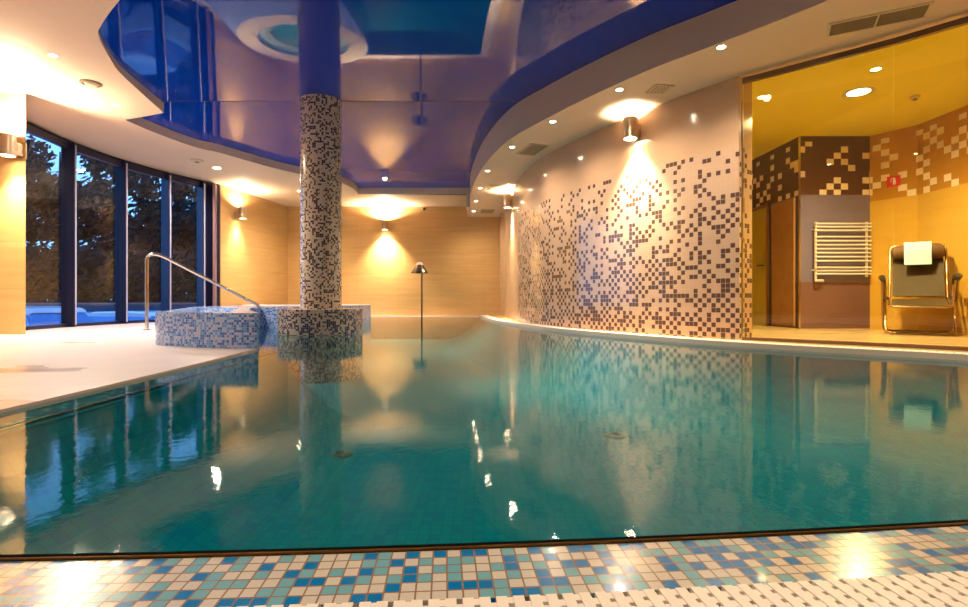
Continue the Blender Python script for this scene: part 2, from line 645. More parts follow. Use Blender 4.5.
hole_left = c2([(-0.2, 2.95), (-1.4, 3.40), (-2.5, 4.10), (-3.26, 4.70), (-3.77, 5.16), (-3.93, 5.36), (-4.14, 5.80), (-4.33, 6.32), (-4.59, 7.53)], 6)
hole_n = len(hole_left)
hole_left += c2([(-5.35, 7.82), (-5.25, 8.53), (-5.04, 9.26), (-4.81, 9.57), (-4.31, 10.58), (-3.91, 11.16), (-3.40, 11.75), (-3.16, 12.45), (-3.18, 13.26)], 6)
KS = (Z_L - CAM_Z) / 2.69
hole_left = [(a * KS, b * KS) for a, b in hole_left]
soffit_right = c2([(3.75, -4.0), (3.75, 1.6), (3.55, 2.8), (2.70, 4.10), (2.11, 4.84), (1.69, 5.34), (1.22, 6.05), (0.79, 6.81), (0.37, 7.67), (0.07, 8.79), (-0.15, 10.13), (-0.30, 11.7), (-0.35, 13.26)], 6)

# ------------------------------------------------------------------ shell
wall('wall_back', [(-6.0, 14.8), (0.75, 14.8)], -0.25, -0.02, 3.7, M['marble'])
wall('wall_left', [(-6.02, 11.98), (-5.53, 14.82)], -0.3, -0.02, 3.7, M['marble'])
w = wall('wall_right', right_wall, -0.285, 0.0, 3.7, M['mosaic_wall'])
mb = MB()
mb.prism([(-9.0, 6.7), (-5.85, 6.7), (-6.64, 7.6), (-9.0, 7.6)], -0.02, 3.7)
struct(mb.build('wall_pier', M['marble']))
wall('wall_side', [(-9.0, -4.0), (-9.0, 6.7)], -0.25, -0.02, 3.7, M['marble'])
wall('wall_front', [(6.3, -4.0), (-9.25, -4.0)], -0.25, -0.02, 3.7, M['marble'])
wall('wall_hall', [(5.25, 2.55), (5.25, -4.0)], -0.25, -0.02, 3.7, M['marble'])
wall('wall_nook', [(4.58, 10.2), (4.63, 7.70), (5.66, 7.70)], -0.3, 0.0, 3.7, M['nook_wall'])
wall('wall_amber', [(5.66, 7.70), (5.95, 7.20), (6.02, 2.3)], -0.3, 0.0, 3.7, M['amber_wall'])
wall('wall_passage', [(1.3, 10.2), (4.9, 10.2)], -0.25, 0.0, 3.7, M['marble'])
wall('wall_recess', [(6.3, 2.45), (5.2, 2.45)], -0.12, 0.0, 3.7, M['marble'])
mb = MB()
mb.prism([(-9.2, -4.2), (6.4, -4.2), (6.4, 15.1), (-5.8, 15.1), (-6.25, 12.1), (-6.72, 11.0), (-7.02, 9.8), (-7.08, 8.8), (-7.0, 7.7), (-9.2, 7.6)], 3.69, 3.85)
struct(mb.build('ceiling_slab', M['plaster']))

# stretch film in two sheets either side of the seam
mb = MB()
X0, X1, Y0, Y1 = -6.0, 6.2, -4.0, 14.8


def film_z(y):
    if y > SEAM_Y:
        return Z_FILM + (y - SEAM_Y) * 0.003
    return Z_FILM - (SEAM_Y - max(y, 4.6)) * 0.045


for a, b in ((Y0, 4.6), (4.6, SEAM_Y), (SEAM_Y, Y1)):
    mb.face([(X0, b, film_z(b)), (X1, b, film_z(b)), (X1, a, film_z(a)), (X0, a, film_z(a))])
    mb.face([(X0, a, film_z(a) + .02), (X1, a, film_z(a) + .02), (X1, b, film_z(b) + .02), (X0, b, film_z(b) + .02)])
struct(mb.build('ceiling', M['film']), 'glossy dark blue stretch ceiling')
mb = MB()
mb.box((-1.4, SEAM_Y, Z_FILM - 0.002), (9.0, 0.010, 0.003))
struct(mb.build('trim_1', M['seam']))

# left and rear soffit : everything outside the oval, up to the right soffit
poly = [(-9.0, -4.0), (-9.0, 6.9), (-7.0, 7.0), (-7.0, 8.8), (-6.92, 9.8), (-6.62, 11.0), (-6.2, 12.0), (-5.7, 14.8), (-0.45, 14.8), (-0.45, 13.26)]
poly += [(-0.36, 13.26)] + list(reversed(hole_left)) + [(-0.2, 2.9), (3.55, 2.8), (3.75, 1.6), (3.75, -4.0)]
mb = MB()
mb.prism(poly, Z_L, Z_L + 0.012)
lip = offset(hole_left, -0.03)
for k in range(len(hole_left) - 1):
    a, b, c, d = hole_left[k], hole_left[k + 1], lip[k + 1], lip[k]
    za, zb = film_z(a[1]) + 0.004, film_z(b[1]) + 0.004
    mb.face([(a[0], a[1], Z_L), (b[0], b[1], Z_L), (b[0], b[1], zb), (a[0], a[1], za)])
    mb.face([(c[0], c[1], Z_L), (d[0], d[1], Z_L), (d[0], d[1], za), (c[0], c[1], zb)])
# fascia across the rear end of the opening
zb = film_z(13.1) + 0.02
mb.box((-1.8, hole_left[-1][1] + 0.02, (Z_L + zb) / 2), (3.2, 0.03, zb - Z_L))
struct(mb.build('ceiling_soffit_left', M['plaster']), 'cream soffit round the left and rear of the blue ceiling')
mb = MB()
poly = list(soffit_right) + [(-0.45, 13.26), (-0.45, 14.85), (0.45, 14.85)] + [(a + 0.05, b + 0.03) for a, b in right_wall] + [(3.7, 4.75), (4.55, 3.8), (5.3, 2.65), (5.3, -4.0)]
mb.prism(poly, Z_R, 3.36)
struct(mb.build('ceiling_soffit_right', M['plaster']), 'lower cream soffit with a curved fascia along the right wall')
mb = MB()
mb.prism([(0.6, 14.0), (1.0, 10.6), (1.3, 8.4), (2.75, 5.55), (3.66, 4.72), (4.5, 3.8), (5.27, 2.65), (6.2, 2.5), (6.2, 10.2), (2, 10.2)], 2.86, 2.92)
struct(mb.build('ceiling_inner', M['yellow_plaster']), 'flat ceiling of the relaxation room')

# floors
spa_c, spa_r = Vector((-4.3, 12.85)), 1.5
pool = list(near_edge) + list(right_edge)[1:] + [(-3.6, 14.55), (-4.2, 13.2), (-4.2, 9.6), (-3.95, 8.6), (-2.7, 5.3), (-2.3, 5.0), (-2.06, 4.80), (-1.97, 3.6), (-1.93, 2.6), (-1.92, 2.0)]
opening = offset(near_edge, 0.40) + list(right_edge)[1:] + pool[len(near_edge) + len(right_edge) - 1:]
mb = MB()
mb.prism([(-9.2, -4.2), (6.3, -4.2), (6.3, 15.0), (-5.9, 15.0), (-6.3, 12.0), (-6.75, 10.9), (-7.05, 9.8), (-7.1, 8.8), (-7.0, 7.4), (-7.0, 6.9), (-9.2, 6.9)], -0.02, 0.016, [opening])
struct(mb.build('floor', M['deck']), 'pale pink tiled pool deck')
mb = MB()
mb.prism(list(right_edge) + [(0.75, 14.8), (0.9, 12.0), (1.1, 10.2), (6.2, 10.2), (6.2, 2.4), (5.2, 2.4), (5.2, 1.72)], 0.0165, ZF)
struct(mb.build('floor_inner', M['inner_floor']), 'amber stone floor of the relaxation room')

# pool basin
basin = [(-1.68, near_y(-1.68))] + [q for q in pool if q[0] > -1.67 and q[1] < 2 and q in near_edge] + pool[len(near_edge):-4] + [(-1.80, 4.6), (-1.70, 2.6)]
mb = MB()
mb.prism([(a, b) for a, b in pool], -PD - 0.1, -PD)
cx, cy = 0.0, 6.0
mb.side(basin, -PD, -0.02, True)
# coves added over the upright sides, sloped to catch light like the bottom
rin = offset(right_edge, -1.0)
lp = [(-1.66, 0.92), (-1.68, 1.8), (-1.70, 2.6), (-1.78, 4.6)]
lin = offset(lp, 0.8)
for pa, pb in ((right_edge, rin), (lp, lin)):
    for k in range(len(pa) - 1):
        rows = 6
        for r_ in range(rows):
            f0, f1 = r_ / rows, (r_ + 1) / rows
            z0_, z1_ = (-0.03 - (PD - 0.03) * math.sin(f * PI / 2) ** 0.8 for f in (f0, f1))
            P = lambda i_, f, z: (pa[i_][0] + (pb[i_][0] - pa[i_][0]) * f, pa[i_][1] + (pb[i_][1] - pa[i_][1]) * f, z)
            mb.face([P(k, f0, z0_), P(k + 1, f0, z0_), P(k + 1, f1, z1_), P(k, f1, z1_)])
struct(mb.build('pool_basin', M['pool_tile']), 'teal mosaic basin of the swimming pool')
# flooded ledge along the left side
mb = MB()
mb.prism([(-1.95, 0.86), (-1.68, 0.90), (-1.70, 2.6), (-1.80, 4.6), (-2.15, 4.9), (-1.99, 3.6), (-1.95, 2.6)], -PD, -0.03)
struct(mb.build('pool_ledge', M['pool_tile']))
mb = MB()
mb.prism([(-1.95, 0.86), (-1.75, 0.89), (-1.77, 2.6), (-1.87, 4.6), (-2.15, 4.9), (-1.99, 3.6), (-1.95, 2.6)], -0.0295, -0.013)
struct(mb.build('ledge_tiles', M['ledge_mosaic']))
mb = MB()
wp = [(a, b) for a, b in pool]
for tr in tessellate_polygon([[Vector((a, b, 0)) for a, b in wp]]):
    a, b, c = (wp[k] for k in tr)
    if (b[0] - a[0]) * (c[1] - a[1]) - (b[1] - a[1]) * (c[0] - a[0]) < 0:
        b, c = c, b
    mb.face([(a[0], a[1], 0), (b[0], b[1], 0), (c[0], c[1], 0)])
o = mb.build('pool_water', M['water'])
tag(o, 'still teal water filling the swimming pool', 'water', kind='stuff')

# near overflow edge : mosaic lip, metal strip, grating
mb = MB()
n0, n1 = offset(near_edge, 0.004), offset(near_edge, 0.161)
u = 0.0
for k in range(len(n0) - 1):
    a, b, c, d = n0[k], n0[k + 1], n1[k + 1], n1[k]
    L = math.hypot(b[0] - a[0], b[1] - a[1]) * 1.10
    top = 0.002
    mb.face([(d[0], d[1], top), (c[0], c[1], top), (b[0], b[1], top), (a[0], a[1], top)], [(u, 0.1590), (u + L, 0.1590), (u + L, 0.0), (u, 0.0)])
    mb.face([(d[0], d[1], -PD), (c[0], c[1], -PD), (c[0], c[1], top), (d[0], d[1], top)])
    mb.face([(b[0], b[1], -PD), (a[0], a[1], -PD), (a[0], a[1], top), (b[0], b[1], top)])
    u += L
struct(mb.build('pool_edge', M['edge_mosaic']), 'sloping lip of cream, teal and blue mosaic at the near pool edge')
mb = MB()
mb.tube([(a, b, 0.004) for a, b in near_edge], 0.0032, 8)
o = mb.build('edge_strip', M['brass'], smooth=True)
mg = MB()  # dark strip standing in for the shadow gap beside the metal strip
for k in range(len(near_edge) - 1):
    a, b = near_edge[k], near_edge[k + 1]
    mg.box(((a[0] + b[0]) / 2, (a[1] + b[1]) / 2 + 0.010, 0.0), (math.hypot(b[0] - a[0], b[1] - a[1]) + 0.001, 0.013, 0.009), math.atan2(b[1] - a[1], b[0] - a[0]))
mg.build('shadow_gap', M['shadow_gap'], o)
tag(o, 'thin bronze metal strip along the near edge of the water', 'metal strip')
mb = MB()
mb.tube([(-1.68, 0.92, -0.004), (-1.70, 1.8, -0.004), (-1.72, 2.6, -0.004), (-1.80, 4.6, -0.004)], 0.006, 8)
o = mb.build('edge_strip', M['brass'], smooth=True)
tag(o, 'thin metal strip just under the water beside the left deck', 'metal strip')


def grating(name, path, v0, v1, z, pitch, label, ub):
    """cream plastic bars across a gutter, joined by staggered links"""
    L = [0.0]
    for k in range(1, len(path)):
        L.append(L[-1] + math.hypot(path[k][0] - path[k - 1][0], path[k][1] - path[k - 1][1]))

    def loc(s):
        k = 0
        while k < len(L) - 2 and L[k + 1] < s:
            k += 1
        f = (s - L[k]) / (L[k + 1] - L[k])
        a, b = path[k], path[k + 1]
        d = Vector((b[0] - a[0], b[1] - a[1], 0)).normalized()
        return Vector((a[0] + (b[0] - a[0]) * f, a[1] + (b[1] - a[1]) * f, 0)), d
    mb = MB()
    s = 0.01
    i = 0
    while s < L[-1] - 0.01:
        q, d = loc(s)
        nrm = Vector((d.y, -d.x, 0))
        ang = math.atan2(d.y, d.x)
        c = q + nrm * (v0 + v1) / 2
        mb.box((c.x, c.y, z - 0.006), (pitch * 0.66, v1 - v0, 0.012), ang)
        step = pitch * ub
        v = v0 + step * (0.35 if i % 2 else 0.85)
        while v < v1 - 0.005:
            c = q + nrm * v + d * pitch * 0.5
            mb.box((c.x, c.y, z - 0.0068), (pitch * 0.4, step * 0.64, 0.0104), ang)
            v += step
        s += pitch
        i += 1
    o = mb.build(name, M['grate'])
    tag(o, label, 'grating')
    return o


g = grating('overflow_grating', [q for q in near_edge if q[0] < 2.6], 0.164, 0.392, 0.006, 0.025, 'cream plastic overflow grating behind the near mosaic lip', 1.0)
mb = MB()
mb.prism(offset(near_edge, 0.163) + list(reversed(offset(near_edge, 0.40))), -0.07, -0.0062)
struct(mb.build('gutter_floor', M['gutter']))
redge = [q for q in right_edge if q[1] > 2.0]
g = grating('overflow_grating', redge, 0.04, 0.16, ZF + 0.008, 0.05, 'cream overflow grating curving along the right pool edge', 0.9)
mb = MB()
mb.prism(offset(redge, 0.036) + list(reversed(offset(redge, 0.164))), ZF - 0.001, ZF + 0.0005)
struct(mb.build('gutter_bed', M['gutter']))
mb = MB()
mb.prism(offset(redge, -0.004) + list(reversed(offset(redge, 0.038))), 0.0, ZF + 0.008)
mb.prism(offset(redge, 0.162) + list(reversed(offset(redge, 0.20))), ZF - 0.01, ZF + 0.008)
struct(mb.build('trim_2', M['white_plastic']), 'white coping along the right pool edge')

# pool bottom nozzles
for k, (px, py, r) in enumerate(((340, 455, .085), (615, 436, .085), (858, 405, .09))):
    Y = (CAM_Z + PD) * F / (py - HOR)
    X = (px - 484) / F * Y
    o = empty('floor_nozzle', (X, Y, -PD))
    tag(o, ('dark round nozzle cover on the pool bottom, left of the others, below the column', 'dark round nozzle cover on the pool bottom, middle of the three', 'dark round nozzle cover on the pool bottom, right, before the glass partition')[k], 'nozzle', 'nozzle covers on the pool bottom')
    mb = MB()
    mb.lathe([(r, 0), (r, 0.008), (r * .8, 0.016), (0.001, 0.018)], 0, 0, 24)
    mb.build('cover', M['drain'], o, True)
    mb = MB()
    mb.lathe([(r * .35, 0.014), (r * .35, 0.022), (0.001, 0.024)], 0, 0, 16)
    mb.build('cap', M['dark_steel'], o, True)

# ------------------------------------------------------------------ windows
arc = c2([(-6.60, 7.05), (-6.78, 7.75), (-6.86, 8.8), (-6.80, 9.8), (-6.50, 10.95), (-6.05, 11.98)], 12)


def on_arc(px):
    rt = (px - 484) / F
    for a, b in zip(arc, arc[1:]):
        fa, fb = a[0] - rt * a[1], b[0] - rt * b[1]
        if fa * fb <= 0 and fa != fb:
            s = fa / (fa - fb)
            return Vector((a[0] + (b[0] - a[0]) * s, a[1] + (b[1] - a[1]) * s, 0))
    return Vector((*arc[0], 0)) if px < 60 else Vector((*arc[-1], 0))


Z_H = 3.02
marks = [on_arc(-40), on_arc(67.5), on_arc(120.5), on_arc(165.5), on_arc(200.5)]
marks[0] = Vector((-6.62, 7.10, 0))
for k in range(4):
    a, b = marks[k], marks[k + 1]
    d = (b - a).normalized()
    nrm = Vector((d.y, -d.x, 0))        # into the room
    ang = math.atan2(d.y, d.x)
    root = empty('window_%d' % (k + 1), ((a.x + b.x) / 2, (a.y + b.y) / 2, 0.0))
    root['kind'] = 'structure'
    off = -Vector(root.location)
    mid = (a + b) / 2
    Lg = (b - a).length
    mb = MB()
    mb.box(mid + off + Vector((0, 0, 1.5)), (Lg - 0.05, 0.012, 2.95), ang)
    mb.build('pane', M['window_glass'], root)
    mb = MB()
    for z, h in ((0.035, 0.07), (Z_H - 0.03, 0.10)):
        mb.box(mid + off + Vector((0, 0, z)), (Lg, 0.09, h), ang)
    mb.build('window_frame', M['dark_metal'], root, bevel=0.004)
    mb = MB()
    mb.box(b + off + nrm * 0.02 + Vector((0, 0, 1.53)), (0.065, 0.20, 3.05), ang)
    mb.build('mullion', M['dark_metal'], root, bevel=0.006)
    mb = MB()
    mb.box(b + off + nrm * 0.124 + Vector((0, 0, 1.53)), (0.026, 0.012, 2.96), ang)  # pale strip paints in the glint along the mullion's rounded front
    mb.build('mullion_glint', M['light_metal'], root)
# last narrow light and the reveal at the right end
a, b = marks[4], Vector((-6.03, 12.02, 0))
d = (b - a).normalized()
ang = math.atan2(d.y, d.x)
mb = MB()
mb.box((a + b) / 2 + Vector((-0.03, 0.0, 1.53)), ((b - a).length, 0.10, 3.05), ang)
struct(mb.build('trim_3', M['dark_metal']))
mb = MB()
mb.box((-6.07, 11.86, 1.53), (0.05, 0.34, 3.06), math.radians(-72) + PI / 2)
struct(mb.build('trim_4', M['jamb']))
# head closing the gap between frame and soffit, and the wall under the floor
mb = MB()
mb.prism(arc + list(reversed(offset(arc, -0.2))), Z_H + 0.0, 3.7)
struct(mb.build('trim_5', M['dark_metal']))
mb = MB()
mb.prism(offset(arc, -0.02) + list(reversed(offset(arc, -0.25))), -1.5, 0.0)
struct(mb.build('wall_base', M['asphalt']))

# ------------------------------------------------------------------ column
COLX, COLY = -2.275, 7.33
col = empty('column', (COLX, COLY, 0))
tag(col, 'round column clad in cream and navy mosaic standing in the pool', 'column')
mb = MB()
mb.lathe([(0.278, 0.30), (0.278, 3.25)], 0, 0, 64)
mb.build('shaft', M['column_mosaic'], col, True)
mb = MB()
mb.lathe([(0.565, -PD), (0.565, 0.327), (0.557, 0.335), (0.277, 0.335)], 0, 0, 72)
mb.build('plinth', M['plinth_mosaic'], col, True)

# ------------------------------------------------------------------ whirlpool
SPA_Z = 0.335
spa = empty('whirlpool', (spa_c.x, spa_c.y, 0))
tag(spa, 'raised whirlpool with a long surround of blue and white mosaic behind the column', 'whirlpool')


def circ(r, a0, a1, n):
    return [(spa_c.x + r * math.cos(a0 + (a1 - a0) * k / n), spa_c.y + r * math.sin(a0 + (a1 - a0) * k / n)) for k in range(n + 1)]


aR = math.atan2(12.70 - spa_c.y, -2.81 - spa_c.x)
aL = math.atan2(12.55 - spa_c.y, -5.77 - spa_c.x)
right_side = c2([(-2.06, 4.80), (-2.46, 5.60), (-3.02, 6.75), (-3.78, 8.56)], 6)
left_side = c2([(-4.75, 8.60), (-4.25, 7.3), (-3.62, 6.05), (-3.30, 5.30), (-3.22, 5.15), (-3.12, 5.06), (-2.95, 4.96), (-2.57, 4.80), (-2.24, 4.745), (-2.08, 4.75), (-2.05, 4.77)], 4)
mid_right = c2([(-3.70, 8.72), (-3.10, 8.76), (-2.93, 8.85), (-2.86, 9.10), (-2.84, 10.6), (-2.81, 12.4)], 3)
mid_left = c2([(-5.72, 12.2), (-5.55, 10.6), (-5.25, 9.3), (-4.9, 8.8)], 3)
outer = right_side[:-1] + mid_right + circ(spa_r, aR, aL + 2 * PI, 64) + mid_left + left_side[1:-1]
mv = lambda pts: [(a - spa_c.x, b - spa_c.y) for a, b in pts]
r_in = 1.05
stair_in = [(-2.42, 5.05), (-2.75, 5.75), (-3.25, 6.9), (-3.75, 8.1), (-4.45, 8.15), (-4.0, 7.2), (-3.35, 5.95), (-3.02, 5.28), (-2.75, 5.12)]
basin_in = circ(r_in, 0, 2 * PI, 64)[:-1]
mb = MB()
mb.prism(mv(outer), -PD, SPA_Z, [mv(basin_in), mv(stair_in)], bottom=False)
mb.build('surround', M['spa_mosaic'], spa)
mb = MB()
mb.prism(mv(circ(r_in + 0.005, 0, 2 * PI, 64)[:-1]), -0.3, 0.02)
mb.build('basin_floor', M['spa_floor'], spa)
mb = MB()
mb.prism(mv(circ(r_in + 0.005, 0, 2 * PI, 64)[:-1]), -0.29, 0.21, [mv(circ(0.75, 0, 2 * PI, 48)[:-1])])
mb.build('bench_ring', M['white_plastic'], spa)
mb = MB()
ring = mv(circ(r_in + 0.004, 0, 2 * PI, 64)[:-1])
mb.face([(a, b, 0.27) for a, b in ring])
mb.build('water', M['spa_water'], spa)
mb = MB()
mb.prism(mv(circ(1.47, 0, 2 * PI, 64)[:-1]), SPA_Z - 0.005, SPA_Z + 0.012, [mv(circ(1.03, 0, 2 * PI, 64)[:-1])])
mb.build('coping', M['white_plastic'], spa)
mb = MB()
mb.prism(mv(stair_in), -0.2, 0.15)
mb.build('step', M['white_plastic'], spa)

# handrail
rail = empty('handrail', (-4.92, 7.66, 0.016))
tag(rail, 'bent polished steel handrail leading from the deck into the whirlpool', 'handrail')
P0 = Vector((-4.92, 7.66, 0.016))
A = Vector((0, 0, 0.0))
B = Vector((0, 0, 1.07))
Cp = Vector((0.13, 0.09, 1.11))
D = Vector((1.02, 1.17, 0.405))
E = Vector((1.08, 1.24, 0.365))
path = [A, (0, 0, 0.5), (0, 0, 0.98)] + [tuple(q) for q in crom([(0, 0, 1.02), (0.01, 0.007, 1.07), (0.05, 0.03, 1.107), (0.11, 0.08, 1.11), (0.18, 0.15, 1.075)], 4)] + [tuple(D), tuple(E), (1.10, 1.26, 0.318)]
mb = MB()
mb.tube(path, 0.024, 12)
mb.build('rail', M['steel'], rail, True)
mb = MB()
mb.lathe([(0.055, 0.0), (0.055, 0.008), (0.03, 0.014)], 0, 0, 20)
mb.build('flange', M['steel'], rail, True)

# water mushroom by the back wall
fx, fy = -1.70, 14.1
fo = empty('water_mushroom', (fx, fy, -PD))
tag(fo, 'steel water mushroom fountain on a thin pole before the back wall', 'fountain')
mb = MB()
mb.tube([(0.03, 0, 0), (0.03, 0, 0.6), (0.03, 0, 1.21 + PD)], 0.024, 10)
mb.build('pole', M['dark_steel'], fo, True)
mb = MB()
mb.lathe([(r_, z_ + PD) for r_, z_ in ((0.10, 1.405), (0.115, 1.38), (0.225, 1.21), (0.235, 1.185), (0.22, 1.185), (0.10, 1.35), (0.04, 1.35))], -0.03, 0, 28)
mb.build('shade', M['dark_steel'], fo, True)
mb = MB()
mb.lathe([(r_, z_ + PD) for r_, z_ in ((0.10, 1.40), (0.085, 1.45), (0.05, 1.475), (0.001, 1.485))], -0.03, 0, 20)
mb.build('dome', M['white_enamel'], fo, True)

# ------------------------------------------------------------------ lights
def make_sconce():
    root = empty('wall_sconce')
    mb = MB()
    prof = [(0.078, -0.13), (0.078, 0.13), (0.070, 0.13), (0.070, 0.10)]
    mb.lathe([(0.070, -0.10), (0.070, -0.13)] + prof, 0, 0, 28)
    mb.build('shade', M['sconce'], root, True)
    mb = MB()
    mb.box((0, 0.115, -0.02), (0.10, 0.09, 0.16))
    mb.box((0, 0.165, -0.02), (0.14, 0.012, 0.20))
    mb.build('bracket', M['sconce'], root, bevel=0.004)
    for z in (0.098, -0.098):
        mb = MB()
        mb.lathe([(0.069, z - .002), (0.069, z + .002)], 0, 0, 24, True, True)
        mb.build('bulb', M['lamp'], root)
    lamp('sconce_up', 'SPOT', (0, 0, 0.108), 2200, WARM2, (PI, 0, 0), root, spot_size=math.radians(160), spot_blend=0.6, shadow_soft_size=0.05)
    lamp('sconce_down', 'SPOT', (0, 0, -0.108), 620, WARM2, (0, 0, 0), root, spot_size=math.radians(78), spot_blend=0.9, shadow_soft_size=0.05)
    return root


def wall_dir(a, b):
    return math.atan2(b[1] - a[1], b[0] - a[0])


sc = make_sconce()
sconces = [
    # location of the tube axis, rotation (local +Y points into the wall)
    ((-5.93, 6.53, 2.38), 0.0, 'nickel tube wall light on the pier left of the windows'),
    ((-5.755, 12.52, 2.53), math.radians(80) , 'nickel tube wall light on the wall between windows and back corner'),
    ((-2.76, 14.63, 2.55), 0.0, 'nickel tube wall light on the back wall'),
    ((0.50, 11.15, 2.55), math.radians(-82), 'glaring tube wall light at the far end of the mosaic wall'),
    ((1.82, 6.53, 2.59), math.radians(-57), 'nickel tube wall light over the brown mosaic squares'),
]
for k, (loc, rz, lab) in enumerate(sconces):
    o = sc if k == 0 else copy_tree(sc)
    o.location = loc
    o.rotation_euler = (0, 0, rz)
    tag(o, lab, 'wall light', 'tube wall lights')
    o.scale = (1.12, 1.12, 1.0)
    for c_ in o.children:
        if c_.type == 'LIGHT':
            c_.data = c_.data.copy()
            c_.data.energy *= ((0.25, 0.36, 1.35, 1.6, 1.7) if c_.location.z > 0 else (0.8, 0.6, 2.6, 2.0, 2.0))[k]
            if k == 2 and c_.location.z < 0:
                c_.data.spot_size = math.radians(95)


def make_spot(r, mat, power, size, name='recessed_spotlight', col=WARM):
    root = empty(name)
    mb = MB()
    mb.lathe([(r, 0.0), (r * 1.35, 0.0), (r * 1.40, -0.004), (r * 1.32, -0.008), (r, -0.004)], 0, 0, 24)
    mb.build('rim', M['rim'], root, True)
    mb = MB()
    mb.lathe([(r, -0.0035), (r, -0.0005)], 0, 0, 24, True, True)
    mb.build('lens', mat, root)
    lamp('spot_beam', 'SPOT', (0, 0, -0.02), power, col, (0, 0, 0), root, spot_size=math.radians(size), spot_blend=1.0, shadow_soft_size=0.04)
    return root


ords = ['nearest', 'second', 'third', 'fourth', 'fifth', 'sixth', 'seventh', 'farthest']
sp = make_spot(0.034, M['lamp_small'], 330, 150)
first = True
k = 0
for px, py in ((718, 47), (616.8, 89.5), (550.5, 121.5), (510.3, 147), (486, 170.8), (478.7, 188), (474.8, 201), (472.3, 211)):
    Y = (Z_R - CAM_Z) * F / (HOR - py)
    q = at(px, py, Y)
    o = sp if first else copy_tree(sp)
    first = False
    o.location = (q.x + 0.03, q.y, Z_R - 0.0005)
    if k == 0:
        for c_ in o.children:
            if c_.type == 'LIGHT':
                c_.data.energy = 130
    lab = 'small glowing spotlight in the right soffit, ' + (ords[k] if k in (0, 7) else ords[k] + ' from the nearest')
    tag(o, lab, 'spotlight', 'spotlights in the right soffit')
    k += 1
sp = make_spot(0.034, M['lamp_small'], 330, 150)
first = True
labs = {(53, 55): 'small glowing spotlight in the left soffit near the blue oval\'s left tip',
        (80, 104): 'large bright spotlight in the left soffit before the first window',
        (116.5, 105): 'small glowing spotlight in the left soffit by the notch of the blue oval',
        (217, 168): 'bright spotlight in the soffit over the right end of the windows',
        (299, 191): 'spotlight in the rear soffit just left of the mosaic column'}
for (px, py), lab in labs.items():
    Y = (Z_L - CAM_Z) * F / (HOR - py)
    q = at(px, py, Y)
    o = sp if first else copy_tree(sp)
    first = False
    o.location = (q.x, q.y, Z_L - 0.0005)
    if px in (80, 217):
        o.scale = (1.9, 1.9, 1.0)
    tag(o, lab, 'spotlight', 'spotlights in the left soffit')
# unseen spotlights added round the viewpoint to brighten the near deck
sp = make_spot(0.034, M['lamp_small'], 105, 150)
for k, (x, y, z) in enumerate(((-3.2, 2.6, Z_L), (-5.4, 3.8, Z_L), (-6.2, 1.2, Z_L), (-1.6, 1.0, Z_L), (0.9, 0.6, Z_L), (4.3, 1.8, Z_R), (4.3, -0.6, Z_R), (2.4, 0.9, Z_L), (-1.5, -1.6, Z_L), (1.5, -1.8, Z_L), (4.05, 3.1, Z_R))):
    o = sp if k == 0 else copy_tree(sp)
    o.location = (x, y, z - 0.0005)
    tag(o, 'added unseen spotlight brightening the near deck', 'spotlight', 'added spotlights over the near deck')

# relaxation room lights
inner = make_spot(0.115, M['lamp_yellow'], 620, 160, 'ceiling_lamp', (1.0, 0.82, 0.48))
inner.location = (4.33, 6.07, 2.8595)
tag(inner, 'large glaring round lamp in the relaxation room ceiling', 'ceiling lamp')
for k, (px, py, lab) in enumerate(((876, 69, 'small round spotlight in the relaxation room ceiling, right of the large lamp'), (762, 97, 'small round spotlight in the relaxation room ceiling, left of the large lamp'))):
    q = at(px, py, (2.86 - CAM_Z) * F / (HOR - py))
    o = make_spot(0.045, M['lamp_yellow'], 110, 140, 'recessed_spotlight', (1.0, 0.82, 0.48)) if k == 0 else copy_tree(o)
    o.location = (q.x, q.y, 2.8595)
    tag(o, lab, 'spotlight', 'spotlights in the relaxation room')
q = at(915, 96, (2.86 - CAM_Z) * F / (HOR - 96))
o = empty('smoke_detector', (q.x, q.y, 2.86))
tag(o, 'small smoke detector on the relaxation room ceiling', 'smoke detector')
mb = MB()
mb.lathe([(0.05, 0), (0.05, -0.02), (0.035, -0.035), (0.001, -0.037)], 0, 0, 20)
mb.build('housing', M['vent_light'], o, True)
mb = MB()
mb.lathe([(0.022, -0.035), (0.022, -0.05), (0.001, -0.052)], 0, 0, 16)
mb.build('sensor', M['vent'], o, True)


# ------------------------------------------------------------------ vents
def vent(corner_a, corner_b, width, z, lab, halves=1, mat='vent', frame='vent_light', slats=9):
    """rectangular louvre; a-b is the long near edge, width goes to its right"""
    a, b = Vector((*corner_a, 0)), Vector((*corner_b, 0))
    d = (b - a)
    L = d.length
    d.normalize()
    nr = Vector((d.y, -d.x, 0))
    c = (a + b) / 2 + nr * width / 2
    o = empty('air_vent', (c.x, c.y, z), math.atan2(d.y, d.x))
    tag(o, lab, 'air vent', 'air vents in the soffits')
    mb = MB()
    for s in (-1, 1):
        mb.box((0, s * (width / 2), -0.005), (L + 0.03, 0.022, 0.012))
        mb.box((s * (L / 2 + 0.004), 0, -0.005), (0.022, width, 0.012))
    if halves == 2:
        mb.box((0, 0, -0.005), (0.014, width, 0.012))
    mb.build('frame', M[frame], o)
    mb = MB()
    mb.box((0, 0, -0.0012), (L, width, 0.002))
    mb.build('backing', M['vent'], o)
    mb = MB()
    for k in range(slats):
        mb.box((0, -width / 2 + (k + 0.5) * width / slats, -0.004), (L, width / slats * 0.5, 0.006))
    mb.build('louvre', M[mat], o)
    return o


def on_r(px, py):
    q = at(px, py, (Z_R - CAM_Z) * F / (HOR - py))
    return (q.x, q.y)


